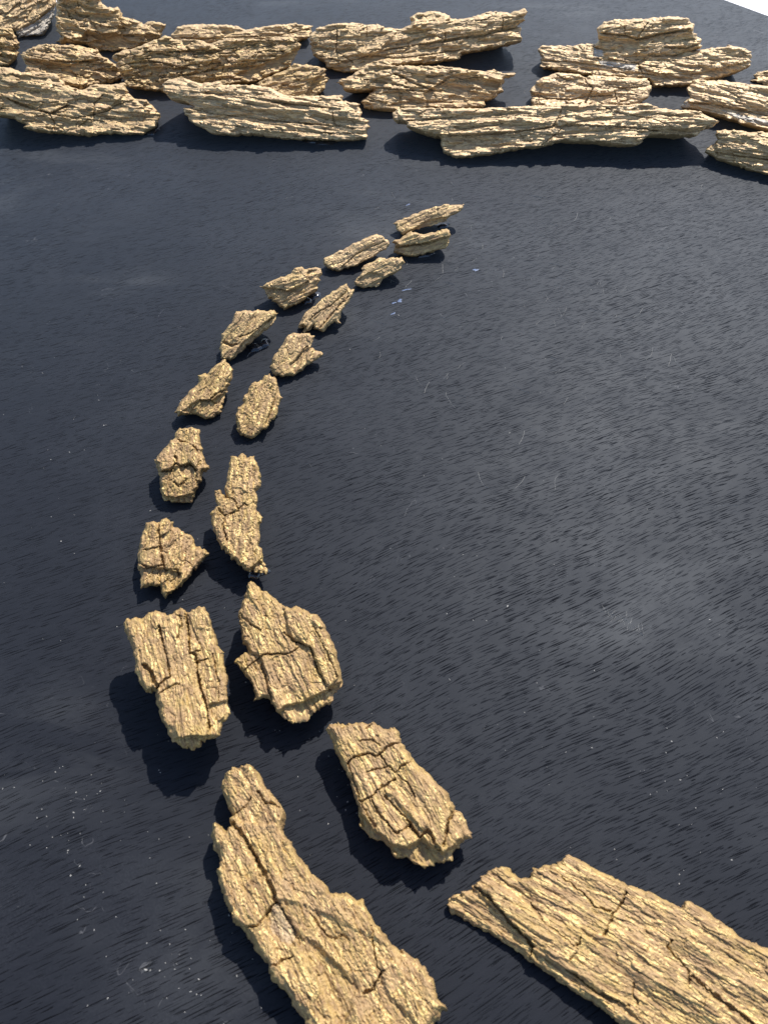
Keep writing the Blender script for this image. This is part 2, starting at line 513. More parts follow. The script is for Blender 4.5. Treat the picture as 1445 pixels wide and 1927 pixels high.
    # strata on the broken sides: three-axis displacement that follows the layers
    x, y, z = V[:, 0], V[:, 1], V[:, 2]
    damp = np.ones(len(V))
    V = V + np.stack([0.55 * noise(x / 6, y / 2.2, z / 1.5, seed + 110) + 0.3 * noise(x / 2.5, y / 1.0, z / 0.8, seed + 111),
                      0.65 * noise(x / 16, y / 3, z / 1.3, seed + 112) + 0.34 * noise(x / 5, y / 1.2, z / 0.7, seed + 113),
                      0.40 * noise(x / 16, y / 2.0, z / 3, seed + 114)], 1) * (0.8 * rag)
    V = V * MM
    zz = V[:, 2:3]
    W = O + V[:, :1] * g + V[:, 1:2] * w + np.maximum(zz, 0) * tocam + np.minimum(zz, 0) * bdir
    W[:, 2] = np.maximum(W[:, 2], base + 0.0001)
    Rm = np.stack([g, w, n], 1)
    V = (W - O) @ Rm
    faces = np.concatenate([quad, bot_id[quad][:, ::-1]])
    # drop collapsed corners
    M4 = Matrix(((g[0], w[0], n[0], O[0]), (g[1], w[1], n[1], O[1]), (g[2], w[2], n[2], O[2]), (0, 0, 0, 1)))
    o = mesh_obj(name, V, faces, GOLD, M=M4)
    o.color = (sun_tone if sun_tone is not None else (0.08 if group == CUR else 0.55), 0, 0, 1)  # far pieces coloured paler to make up for the sunlight they miss
    if bare:
        bv = np.zeros(len(V))
        for poly in bare:
            dd, _, ii_ = seg_dist(PL + wob * 2, loc(poly) / MM, True)
            bv[:nv] = np.maximum(bv[:nv], sstep(-0.5, 0.7, np.where(ii_, dd, -dd)))
        at = o.data.attributes.new('bare', 'FLOAT', 'POINT')
        at.data.foreach_set('value', (bv * bare_amt).astype(np.float32))
    if parent is not None:
        o.parent = parent
        o.matrix_parent_inverse = parent.matrix_world.inverted()
        return o
    o['label'] = label
    o['category'] = cat
    o['group'] = group
    o['kind'] = 'thing'
    return o

# ------------------------------------------------------------------ far slabs
bark('bark_piece', 'pale gold bark slab with a white split face, cut off in the top left corner', FAR,
     Z1([(-60,-90),(300,-90),(308,30),(300,80),(240,190),(100,205),(95,170),(30,160),(-60,170)]), (1, -0.6), 9, 0.42, seed=11, taper=0.35, cell=17, asp=0.55, crk=1.9,
     bare=[Z1([(90,170),(200,120),(310,25),(300,85),(240,192),(100,207)])],
     raised=[(Z1([(90,165),(200,110),(310,15),(330,-90),(-60,-90),(-60,190)]), 4.5, 1.5)], base=0.0)
bark('bark_piece', 'dark crusty gold bark lump on the left edge below the top left corner piece', FAR,
     Z1([(-70,150),(60,150),(95,210),(108,235),(95,270),(100,300),(75,340),(40,360),(-70,360)]), (1, 0.3), 12, 0.47, seed=23, sun_tone=0.20, taper=0.35, cell=17, asp=0.55, crk=2.0, terr=1.8, gran=1.5)
bark('bark_piece', 'tall knobbly gold bark lump with an overhanging lip, cut off at the top', FAR,
     Z1([(320,-80),(550,-80),(560,20),(590,40),(650,40),(665,90),(730,105),(780,130),(830,115),(905,128),(880,200),(850,230),(690,270),(620,280),(540,275),(470,240),(420,235),(330,240),(300,225),(345,200),(310,170),(300,120),(310,60)]),
     (1, 0.15), 13, 0.52, seed=37, sun_tone=0.40, taper=0.35, cell=17, asp=0.55, crk=2.0, terr=1.9, lump=1.6,
     raised=[(Z1([(320,-80),(560,-80),(600,40),(660,60),(640,180),(540,190),(480,170),(430,230),(320,190),(300,100)]), 9, 2.0),
             (Z1([(470,235),(640,190),(850,190),(850,235),(620,285)]), -5, 2)])
bark('bark_piece', 'low flaky gold bark chunk behind the largest slab at the left edge', FAR,
     Z1([(108,295),(150,270),(230,240),(400,245),(530,265),(560,305),(620,340),(660,390),(672,425),(640,440),(560,455),(430,487),(400,470),(340,490),(230,470),(140,420),(145,340)]),
     (1, 0.14), 9, 0.44, seed=41, sun_tone=0.35, taper=0.35, cell=17, asp=0.55, crk=1.9, terr=1.9,
     cracks=[(Z1([(150,300),(300,335),(420,340),(540,330)]), 1.4, 3), (Z1([(430,480),(440,410),(640,345)]), 1.2, 2.5)],
     raised=[(Z1([(108,290),(230,235),(540,260),(560,320),(420,335),(280,330),(140,320)]), 3.5, 1.2)])
bark('bark_piece', 'thick gold bark slab with a deep lengthwise crack, in front at the left edge', FAR,
     Z1([(-90,345),(0,362),(60,368),(110,395),(200,390),(290,400),(330,420),(355,465),(400,478),(450,490),(520,455),(600,462),(685,450),(695,500),(740,540),(790,540),(830,570),(880,635),(850,690),(780,735),(700,732),(560,730),(490,743),(350,725),(250,720),(130,700),(140,675),(60,640),(-90,610)]),
     (1, 0.12), 11, 0.44, seed=53, sun_tone=0.50, taper=0.35, cell=26, asp=0.27, terr=1.5, ridge=0.7, zb=3,
     cracks=[(Z1([(0,510),(60,545),(200,600),(280,620),(370,575)]), 1.6, 4), (Z1([(280,620),(400,645),(510,625),(600,600)]), 1.6, 4),
             (Z1([(510,640),(515,560),(560,520)]), 1.2, 3), (Z1([(300,705),(298,660),(270,620)]), 1.0, 3), (Z1([(430,690),(480,650),(560,660)]), 1.0, 2.5),
             (Z1([(590,600),(640,570),(740,545)]), 1.4, 3)],
     raised=[(Z1([(-90,345),(110,390),(330,415),(450,490),(690,450),(695,500),(590,590),(500,615),(370,570),(280,615),(60,540),(-90,500)]), 4, 1.5)])
bark('bark_piece', 'long heavily flaked gold bark slab with a dark hollow at its right end', FAR,
     [(211,105),(225,98),(256,90),(294,74),(312,66),(333,75),(380,75),(394,83),(426,72),(460,73),(487,74),(521,71),(545,69),(560,75),(566,88),(556,107),(547,125),(508,142),(483,154),(438,160),(420,165),(330,177),(305,173),(243,165),(232,152),(226,135)],
     (1, -0.06), 12, 0.47, seed=67, sun_tone=0.30, taper=0.35, cell=17, asp=0.55, terr=2.0, crk=2.0, lump=1.3,
     cracks=[(Z1([(660,360),(800,330),(900,350),(1040,380)]), 1.4, 3.5), (Z1([(700,430),(900,425),(1060,400),(1180,380)]), 1.4, 3.5), (Z1([(900,250),(1000,280),(1130,270)]), 1.4, 3)],
     raised=[([(470,152),(440,140),(478,128),(520,110),(556,95),(566,90),(548,128),(508,145)], -6, 2.5)])
bark('bark_piece', 'thin gold bark strip standing behind the heavily flaked long slab', FAR,
     [(322,68),(335,49),(359,46),(414,46),(449,49),(463,57),(480,53),(508,48),(556,44),(587,49),(585,70),(573,75),(540,88),(450,92),(345,90)],
     (1, -0.02), 9, 0.47, seed=71, taper=0.35, cell=26, asp=0.27, ridge=1.3,
     cracks=[([(340,70),(380,74),(450,70),(520,68),(580,55)], 1.5, 3)])
bark('bark_piece', 'small square gold bark block with dark right end, behind the ridged front slab', FAR,
     [(482,157),(497,149),(542,130),(554,121),(587,122),(611,128),(617,152),(608,173),(594,183),(563,190),(539,187),(510,180)],
     (1, -0.2), 10, 0.44, seed=83, sun_tone=0.25, taper=0.35, cell=26, asp=0.27, crk=1.2,
     raised=[([(570,188),(590,150),(614,132),(620,155),(600,186)], -5, 1.5)])
bark('bark_piece', 'broad gold bark slab with strong straight ridges at the front of the far heap', FAR,
     [(309,156),(321,149),(348,148),(380,157),(416,152),(419,159),(480,161),(508,166),(539,180),(577,181),(642,179),(646,190),(675,195),(682,221),(693,228),(691,261),(660,265),(598,263),(535,261),(473,254),(404,254),(390,246),(362,230),(348,215),(350,202),(366,202),(355,194),(321,187),(310,173)],
     (1, 0.13), 10, 0.44, seed=97, sun_tone=0.75, taper=0.35, cell=26, asp=0.27, ridge=2.3, terr=1.6, crk=0.7, zb=4,
     cracks=[([(352,203),(400,214),(470,222),(560,232),(640,238)], 1.6, 3.5), ([(390,176),(470,183),(540,196),(640,206)], 1.3, 3), ([(380,232),(470,240),(600,250),(690,252)], 1.2, 2.6),
             ([(626,212),(630,234),(650,240)], 1.2, 3)],
     raised=[([(355,194),(380,190),(480,205),(640,222),(690,226),(690,215),(620,205),(480,190),(400,180)], 2.2, 1.0)])
bark('bark_piece', 'long gold bark slab with a curled raised right end, rear middle of far heap', FAR,
     [(582,66),(595,54),(626,45),(678,43),(688,47),(709,45),(726,52),(754,54),(768,50),(776,40),(770,33),(781,26),(816,20),(837,26),(852,36),(878,35),(923,22),(948,22),(958,26),(982,16),(991,24),(987,36),(972,50),(980,55),(979,78),(941,87),(913,93),(871,100),(864,111),(809,119),(754,123),(700,132),(657,138),(615,128),(612,116),(588,104),(584,87)],
     (1, -0.13), 11, 0.46, seed=101, taper=0.35, cell=26, asp=0.27, terr=1.5, ridge=0.8, gran=1.3,
     cracks=[(Z3([(215,165),(210,280),(300,340)]), 1.3, 3.2), (Z3([(372,135),(375,200),(450,195)]), 1.2, 2.5), (Z3([(795,180),(800,225)]), 1.5, 4), (Z3([(470,275),(620,250),(800,225),(1000,195),(1190,150)]), 1.8, 4.5),
             (Z3([(1105,105),(1103,172)]), 1.3, 3.5), (Z3([(100,300),(260,340),(400,300),(540,320),(760,290),(880,270)]), 1.4, 3.5)],
     raised=[(Z3([(70,160),(190,130),(560,150),(440,280),(390,310),(300,270),(80,260)]), 3.5, 2), (Z3([(600,100),(740,50),(1245,40),(1240,110),(1000,185),(800,215),(700,180),(620,140)]), 4, 1.5)])
bark('bark_piece', 'jagged gold bark slab with forked left end and thin splinter on the right', FAR,
     [(633,156),(660,142),(698,119),(726,112),(736,123),(781,125),(830,124),(871,130),(913,135),(929,130),(944,138),(968,138),(968,143),(951,145),(944,159),(944,171),(929,187),(911,189),(909,203),(871,204),(802,203),(754,208),(740,211),(691,206),(678,192),(698,176),(702,169),(671,173),(647,170),(645,159)],
     (1, 0.1), 11, 0.45, seed=113, taper=0.35, cell=26, asp=0.27, terr=1.6, ridge=1.2,
     cracks=[(Z3([(430,480),(560,490),(700,500),(800,440),(1000,420)]), 1.6, 3.5), (Z3([(520,400),(640,460),(730,490)]), 1.2, 2.5)],
     raised=[(Z3([(340,490),(430,430),(540,400),(640,450),(720,490),(810,420),(1040,380),(900,360),(560,350),(420,400)]), 4, 1.5),
             (Z3([(680,510),(820,440),(1000,430),(1100,450),(1060,545),(900,560),(700,560)]), -5, 2)])
bark('bark_piece', 'longest gold bark slab, stretched along the front right of the far heap', FAR,
     [(738,216),(747,206),(775,202),(837,204),(906,204),(975,201),(1042,197),(1121,196),(1170,199),(1215,194),(1243,204),(1274,208),(1312,208),(1329,218),(1350,230),(1339,239),(1315,246),(1312,256),(1222,254),(1215,258),(1201,273),(1153,272),(1118,268),(1059,266),(1014,277),(990,279),(934,289),(882,296),(858,297),(833,289),(830,258),(809,256),(785,247),(766,239),(764,230),(743,228)],
     (1, -0.02), 10, 0.42, seed=127, sun_tone=0.75, taper=0.35, cell=26, asp=0.27, ridge=1.9, terr=1.5, crk=0.8, zb=3,
     cracks=[(Z3([(600,660),(720,650),(850,640)]), 1.3, 3), (Z3([(780,735),(950,738),(1150,722),(1330,700),(1400,680)]), 1.8, 4),
             (Z4([(270,690),(310,620),(320,575)]), 1.4, 3), (Z4([(330,680),(560,690),(740,700),(830,715)]), 1.8, 4), (Z4([(510,570),(600,610),(800,650),(900,690)]), 1.0, 2.4), (Z4([(205,795),(320,700)]), 1.2, 3)],
     raised=[([(738,200),(1215,190),(1355,230),(1300,244),(1225,250),(1120,238),(1060,236),(1000,244),(900,252),(830,256),(770,240)], 3.5, 1.2),
             ([(1222,246),(1318,240),(1316,258),(1220,260)], -5, 1.5)])
bark('bark_piece', 'smooth rounded gold bark block with cracked plates behind the longest slab', FAR,
     Z4([(150,495),(200,425),(300,395),(420,405),(450,425),(500,405),(640,420),(790,425),(810,470),(790,530),(740,565),(600,585),(400,590),(160,580),(155,530)]),
     (1, 0.03), 11, 0.42, seed=131, sun_tone=0.80, taper=0.35, cell=26, asp=0.27, terr=0.8, ridge=0.5, crk=1.2,
     cracks=[(Z4([(440,415),(455,450),(490,480),(450,560)]), 1.5, 4), (Z4([(155,510),(240,535),(360,545),(460,525),(600,520)]), 1.6, 4), (Z4([(280,400),(350,440),(440,430)]), 1.2, 3), (Z4([(610,500),(620,560),(680,545)]), 1.2, 3), (Z4([(560,470),(640,480),(760,470)]), 1.0, 2)])
bark('bark_piece', 'long gold bark slab with grey bare patch, carrying another bark block on top', FAR,
     [(1011,93),(1021,86),(1076,86),(1108,81),(1132,84),(1222,92),(1291,96),(1326,93),(1374,85),(1395,90),(1414,97),(1412,123),(1384,135),(1343,149),(1291,161),(1229,163),(1222,149),(1139,144),(1083,137),(1016,126),(1018,107)],
     (1, 0.12), 10, 0.38, seed=139, sun_tone=0.70, taper=0.35, cell=26, asp=0.27, ridge=1.4, zb=4,
     cracks=[(Z4([(520,320),(740,345)]), 1.5, 3.5), (Z4([(740,350),(760,400),(830,410)]), 1.2, 3), (Z4([(210,330),(400,340),(700,380)]), 1.4, 3)],
     raised=[(Z4([(740,360),(800,310),(1000,310),(1240,245),(1360,280),(1350,330),(1050,400),(830,400)]), 4, 1.5)],
     bare=[Z4([(500,262),(545,275),(550,310),(500,310)]), Z4([(520,330),(730,352),(720,385),(540,360)])])
bark('bark_piece', 'upright gold bark block stacked on top of a long slab in the far heap', FAR,
     Z4([(515,155),(550,120),(620,105),(780,105),(850,90),(1000,95),(1040,130),(1040,175),(1080,210),(1080,265),(940,300),(800,305),(740,348),(600,328),(540,305),(545,270),(500,255),(525,220)]),
     (1, -0.06), 12, 0.52, base=0.016, zb=0, seed=149, sun_tone=0.60, taper=0.35, cell=26, asp=0.27, ridge=0.9, terr=1.2,
     cracks=[(Z4([(550,185),(670,195),(730,215),(790,125)]), 1.5, 4), (Z4([(735,215),(850,190),(1010,160)]), 2.4, 6), (Z4([(880,258),(1000,262),(1080,235)]), 2.0, 5), (Z4([(665,150),(668,195)]), 1.1, 3)],
     raised=[(Z4([(500,90),(1045,80),(1045,165),(850,180),(735,210),(660,190),(545,180)]), 4, 1.2), (Z4([(530,200),(740,225),(720,345),(540,300)]), -3, 2)])
bark('bark_piece', 'curved gold bark slab with a grey bare streak, cut off at the right edge', FAR,
     [(1291,168),(1308,151),(1360,152),(1395,157),(1450,163),(1500,172),(1500,252),(1445,247),(1412,239),(1360,221),(1322,209),(1301,206),(1279,201),(1291,190),(1298,180)],
     (1, 0.22), 11, 0.38, seed=151, sun_tone=0.80, taper=0.35, cell=26, asp=0.27, ridge=1.2, zb=8,
     cracks=[(Z4([(1040,560),(1140,570),(1300,600),(1445,630)]), 1.5, 3.5)],
     raised=[(Z4([(1000,430),(1600,480),(1600,620),(1300,590),(1140,560),(1020,560)]), 4, 1.5)], bare=[Z4([(1190,600),(1300,625),(1460,660),(1460,690),(1290,650)]), Z4([(965,575),(1010,550),(1030,580),(1000,592)])])
bark('bark_piece', 'small forked tip of a gold bark slab poking in at the right edge', FAR,
     [(1410,152),(1424,148),(1416,141),(1426,136),(1450,132),(1510,132),(1510,166),(1450,163),(1430,157)], (1, 0.02), 6, 0.32, seed=157, taper=0.35, cell=26, asp=0.27, ridge=1.5)
bark('bark_piece', 'blunt gold bark slab with a small spur, nearest one at the right edge', FAR,
     [(1324,284),(1339,273),(1348,263),(1346,246),(1378,244),(1412,249),(1445,249),(1520,257),(1520,345),(1445,328),(1405,318),(1360,303),(1339,294)],
     (1, 0.14), 12, 0.40, seed=163, taper=0.35, cell=26, asp=0.27, ridge=1.2, zb=5, gran=1.4,
     cracks=[(Z4([(1165,830),(1300,850),(1445,870)]), 1.6, 4)], raised=[(Z4([(1150,700),(1600,720),(1600,850),(1400,850),(1300,830),(1170,815)]), 4, 1.5)])

# ------------------------------------------------------------------ the curved double line
cv = dict(group=CUR)
bark('bark_piece', 'slender gold bark chip with sharp right tip, far end of the outer line', CUR,
     Z5([(918,200),(1000,160),(1090,125),(1200,88),(1280,85),(1358,77),(1330,125),(1260,165),(1255,180),(1180,205),(1110,220),(970,272),(935,225)]),
     (1, -0.4), 5, 0.6, sun_tone=0.35, seed=211, ridge=0.9, zb=1.5, raised=[(Z5([(1040,235),(1110,190),(1230,160),(1270,170),(1110,230),(970,275)]), -3.5, 1.0)], cell=9)
bark('bark_piece', 'stubby gold bark chip with knob on top, far end of the inner line', CUR,
     Z5([(905,310),(960,295),(1030,245),(1060,250),(1105,265),(1250,235),(1275,250),(1245,350),(1150,385),(1010,405),(920,385),(930,325)]),
     (1, -0.25), 6, 0.68, sun_tone=0.25, seed=223, zb=1.5, cell=9, cracks=[(Z5([(940,345),(1030,335),(1130,320),(1260,280)]), 1.2, 3)], raised=[(Z5([(900,300),(1040,240),(1270,230),(1260,285),(1130,320),(960,335)]), 3, 1)])
bark('bark_piece', 'smooth oblong gold bark chip, second from the far end of the outer line', CUR,
     Z5([(485,420),(580,370),(700,310),(790,270),(830,265),(895,310),(885,345),(800,400),(700,455),(600,490),(545,490),(490,455)]),
     (1, -0.55), 5.5, 0.55, sun_tone=0.50, seed=227, terr=0.7, zb=1.5, cell=10, cracks=[(Z5([(600,470),(690,390),(860,310)]), 1.0, 2)])
bark('bark_piece', 'gold bark chip notched at lower right, second from far end of inner line', CUR,
     Z5([(680,560),(725,505),(735,460),(830,415),(970,408),(990,440),(965,490),(910,515),(855,545),(820,590),(700,595),(676,585)]),
     (1, -0.5), 6, 0.58, sun_tone=0.35, seed=229, zb=1.5, cell=9, raised=[(Z5([(690,600),(830,590),(860,520),(780,500),(700,540)]), -2, 1.5)])
bark('bark_piece', 'chunky gold bark chip with crumbly ridge and smooth right face in outer line', CUR,
     Z5([(98,590),(200,540),(290,510),(310,475),(360,465),(370,480),(450,468),(485,500),(460,560),(440,610),(370,675),(250,732),(215,710),(150,660),(115,610)]),
     (1, -0.4), 8, 0.6, sun_tone=0.30, seed=233, zb=1.5, cell=9, crk=1.3, gran=1.3, cracks=[(Z5([(170,600),(260,620),(340,590),(390,560)]), 1.3, 3)],
     raised=[(Z5([(98,590),(300,480),(370,470),(400,560),(330,600),(250,625),(150,600)]), 3, 1.2), (Z5([(390,490),(490,480),(440,620),(360,650)]), -1.5, 1)])
bark('bark_piece', 'grooved gold bark chip splintered at its lower end, third in the inner line', CUR,
     Z5([(335,835),(360,765),(450,690),(530,630),(625,570),(675,610),(650,680),(590,760),(592,820),(560,800),(480,875),(445,860),(425,835),(372,872),(385,830)]),
     (0.75, -1), 6, 0.5, sun_tone=0.35, seed=239, ridge=1.2, zb=2, cell=10, cracks=[(Z5([(400,800),(440,760),(540,700),(630,620)]), 1.0, 2), (Z5([(470,840),(540,760),(640,650)]), 1.2, 2.5)])
bark('bark_piece', 'triangular gold bark chip with dark pit near lower tip, fourth in outer line', CUR,
     Z6([(480,340),(500,250),(560,180),(590,95),(740,85),(850,88),(880,110),(830,200),(700,300),(560,430),(495,415)]),
     (0.8, -1), 7, 0.55, sun_tone=0.25, seed=241, zb=2, cell=11, cracks=[(Z6([(520,310),(560,330),(600,320)]), 2.2, 3), (Z6([(610,270),(700,240),(850,130)]), 1.0, 2.2)],
     raised=[(Z6([(560,430),(620,330),(720,240),(870,110),(830,210),(700,310)]), -2.5, 1.0)])
bark('bark_piece', 'gold bark chip with a forked right end, fourth in the inner line', CUR,
     Z6([(818,470),(850,400),(910,320),(950,250),(1090,245),(1120,265),(1105,330),(1150,370),(1190,365),(1180,400),(1100,450),(1000,520),(930,540),(850,525)]),
     (0.5, -1), 7, 0.52, sun_tone=0.25, seed=251, zb=1.8, cell=11, cracks=[(Z6([(960,460),(1010,410),(1080,330)]), 1.0, 2.5)],
     raised=[(Z6([(960,470),(1010,400),(1100,330),(1200,370),(1100,460),(1000,525)]), -2.5, 1)])
bark('bark_piece', 'wedge shaped gold bark chip with pointed lower left end in the outer line', CUR,
     Z6([(180,775),(230,690),(330,590),(345,525),(410,510),(480,440),(520,422),(580,480),(560,560),(520,660),(490,780),(420,825),(370,820),(280,790),(205,805)]),
     (0.6, -1), 8, 0.5, seed=257, zb=2, cell=12, cracks=[(Z6([(420,690),(470,650),(530,630)]), 1.3, 3), (Z6([(350,700),(420,700),(460,720)]), 1.1, 2)],
     raised=[(Z6([(230,770),(340,700),(430,700),(530,640),(490,790),(400,830)]), -3, 1.5)])
bark('bark_piece', 'oval gold bark chip with a splintered right side, fifth in the inner line', CUR,
     Z6([(590,840),(605,740),(640,730),(650,660),(700,580),(770,560),(820,520),(840,540),(885,580),(880,650),(905,680),(860,800),(820,860),(740,940),(690,955),(610,930)]),
     (0.35, -1), 7, 0.45, seed=263, zb=2, cell=11, rag=1.2, gran=1.5, raised=[(Z6([(790,860),(840,730),(880,600),(930,680),(850,880)]), -3.5, 1.2)])
bark('bark_piece', 'lumpy gold bark chip with small round pit in its middle in outer line', CUR,
     Z7([(255,310),(300,260),(365,180),(390,170),(410,110),(510,85),(560,110),(575,200),(600,310),(628,365),(590,400),(560,470),(510,595),(440,605),(320,595),(290,500),(285,400)]),
     (0.1, -1), 9, 0.42, seed=269, zb=2.5, cell=13, gran=1.4, ridge=0.5,
     cracks=[(Z7([(290,395),(370,385),(410,330),(400,290)]), 1.2, 2.8), (Z7([(400,340),(470,360),(500,340),(540,385)]), 1.5, 3), (Z7([(420,180),(480,200),(540,240)]), 1.1, 2), (Z7([(390,460),(420,485),(460,470),(475,440)]), 1.2, 2)],
     raised=[(Z7([(270,310),(370,190),(500,200),(560,300),(540,370),(500,330),(410,360),(300,390)]), 3.5, 1.5), (Z7([(300,550),(400,565),(520,540),(510,610),(320,600)]), -4, 1)])
bark('bark_piece', 'narrow bent gold bark piece with side spur at mid length, inner line', CUR,
     Z7([(775,290),(830,285),(870,265),(890,295),(935,290),(970,370),(980,490),(950,520),(955,640),(988,700),(965,790),(975,870),(960,905),(985,920),(1000,1000),(1022,1050),(1020,1080),(960,1080),(880,1060),(780,970),(700,890),(660,780),(640,670),(690,620),(665,530),(700,515),(740,560),(735,500),(755,400)]),
     (0.05, -1), 7, 0.35, seed=271, zb=9, cell=13, gran=1.7, ridge=0.7, terr=0.8,
     cracks=[(Z7([(740,570),(800,580),(830,650),(870,610),(890,620)]), 0.9, 1.8), (Z7([(690,640),(740,700),(720,760),(750,860)]), 1.2, 2.4), (Z7([(740,690),(830,660)]), 1.0, 2)],
     raised=[(Z7([(900,1060),(960,1000),(1010,1010),(1030,1090)]), -3, 1.5)])
bark('bark_piece', 'squarish gold bark piece with a pointed right corner, seventh in the outer line', CUR,
     Z7([(145,950),(160,840),(200,740),(260,730),(290,740),(330,710),(380,740),(400,770),(510,830),(540,890),(635,940),(600,990),(500,1090),(440,1170),(390,1190),(340,1240),(310,1210),(290,1170),(240,1165),(165,1170),(160,1090),(140,1020)]),
     (0.25, -1), 9, 0.4, seed=277, zb=3, cell=13, crk=1.4, gran=1.2,
     cracks=[(Z7([(280,740),(295,880),(310,1000),(330,1060)]), 1.4, 3), (Z7([(150,1010),(220,1045),(310,1030)]), 1.3, 3), (Z7([(190,925),(290,905)]), 1.0, 2), (Z7([(330,1060),(400,1050),(430,1090)]), 1.2, 2.5)],
     raised=[(Z7([(150,1040),(320,1050),(440,1080),(400,1190),(300,1200),(160,1175)]), -3.5, 1.2), (Z7([(430,800),(640,940),(460,1150),(440,950)]), -2.5, 2.5)])
bark('bark_piece', 'broad gold bark piece with straight upright grooves and ragged top', CUR,
     Z8([(150,310),(170,290),(230,290),(300,250),(350,260),(390,275),(440,240),(480,260),(540,230),(575,240),(620,350),(640,430),(670,480),(690,620),(690,700),(700,780),(660,860),(650,915),(590,910),(530,970),(490,970),(410,940),(380,890),(340,790),(310,690),(320,670),(260,670),(220,600),(205,500),(180,400),(155,350)]),
     (0.16, 1), 9, 0.28, seed=281, zb=19, ridge=1.1, terr=0.8, crk=0.7, cell=17,
     cracks=[(Z8([(335,340),(360,440),(380,520),(390,600),(330,640),(320,675)]), 1.1, 2.8), (Z8([(470,250),(490,350),(490,470),(525,490),(535,580),(548,650),(580,760),(592,860)]), 1.3, 3.5),
             (Z8([(440,240),(450,330),(430,400)]), 0.9, 1.8), (Z8([(490,480),(550,460)]), 1.0, 2.4), (Z8([(330,690),(400,645),(440,635)]), 0.8, 1.6), (Z8([(520,530),(580,505)]), 1.0, 2.2), (Z8([(255,535),(290,570),(325,650)]), 2.2, 4), (Z8([(610,480),(640,620),(640,720)]), 0.8, 1.6)],
     raised=[(Z8([(590,740),(690,720),(700,790),(640,920),(590,915)]), -2.5, 1.2), (Z8([(400,920),(500,905),(590,900),(530,980),(400,960)]), -4, 1.0)])
bark('bark_piece', 'broad gold bark piece with pointed top and low shelf on its left', CUR,
     Z8([(805,110),(830,95),(870,140),(930,180),(990,230),(1080,235),(1170,280),(1230,390),(1260,460),(1280,560),(1290,620),(1240,690),(1240,720),(1160,770),(1085,835),(1010,830),(960,790),(900,710),(830,710),(820,640),(770,570),(725,510),(800,460),(775,410),(760,330),(745,270),(770,200)]),
     (0.42, 1), 9, 0.32, seed=283, zb=13, ridge=1.0, terr=0.9, cell=17, gran=1.2,
     cracks=[(Z8([(770,570),(860,495),(900,480),(1000,480),(1060,450)]), 1.1, 2.6), (Z8([(870,530),(900,620),(925,720)]), 1.3, 3), (Z8([(990,370),(1030,410),(1120,440),(1160,560),(1220,665)]), 1.1, 2.4), (Z8([(760,270),(820,330),(870,355)]), 0.9, 1.8), (Z8([(1140,340),(1200,460),(1260,600)]), 0.8, 1.8)],
     raised=[(Z8([(990,260),(1080,240),(1170,290),(1230,400),(1270,600),(1210,660),(1130,450),(1030,400)]), 2.5, 1.5), (Z8([(715,510),(800,455),(870,500),(905,640),(925,730),(830,710),(770,580)]), -3, 1.2),
             (Z8([(990,745),(1080,730),(1190,675),(1300,610),(1250,720),(1085,845),(950,800)]), -5, 1.5)])
bark('bark_piece', 'gold bark piece with crosswise cracks and crumbled lower end, above the two nearest slabs', CUR,
     ZC([(205,195),(240,170),(330,160),(450,165),(540,155),(580,185),(690,190),(715,215),(745,290),(820,400),(950,530),(1060,640),(1125,765),(1180,820),(1235,930),(1235,975),(1170,1010),(1110,1090),(1110,1140),(1060,1145),(1000,1160),(970,1180),(900,1175),(850,1165),(760,1120),(700,1115),(630,1020),(520,970),(450,880),(440,770),(405,670),(360,530),(310,430),(270,340),(250,270)]),
     (0.55, 1), 10, 0.32, seed=293, zb=9, ridge=0.55, terr=0.45, crk=0.5, fib=1.2, cell=20,
     cracks=[(ZC([(370,450),(400,415),(520,385),(560,410),(600,385),(640,340),(745,300)]), 1.1, 2.8), (ZC([(330,210),(375,180)]), 0.8, 1.8), (ZC([(490,210),(560,170)]), 0.8, 1.8), (ZC([(450,300),(540,290),(600,330)]), 0.8, 1.8), (ZC([(600,395),(640,460),(700,520),(760,470),(820,430)]), 0.9, 2.2),
             (ZC([(500,515),(640,480)]), 0.8, 1.8), (ZC([(455,720),(540,690),(610,620),(700,570)]), 1.0, 2.4), (ZC([(720,530),(790,600),(840,690)]), 0.8, 1.6), (ZC([(630,690),(720,780),(810,880)]), 1.4, 2.4), (ZC([(540,700),(580,800),(650,880),(710,950),(810,900)]), 1.0, 2.4),
             (ZC([(1130,770),(1080,850),(1060,950),(1040,1040)]), 1.3, 3.2), (ZC([(800,890),(880,980),(930,930),(1010,1060)]), 1.6, 3.5), (ZC([(370,450),(430,640),(470,760),(560,900)]), 0.9, 2.0)],
     raised=[(ZC([(630,640),(700,650),(930,880),(900,920),(760,770)]), 1.8, 1.5), (ZC([(440,780),(560,930),(680,1030),(790,1050),(890,990),(1040,1085),(1190,1000),(1150,1170),(970,1190),(760,1130),(630,1030),(480,950)]), -6, 2.0),
             (ZC([(1130,765),(1250,940),(1180,1010),(1060,1060),(1060,900)]), -1.2, 1)])
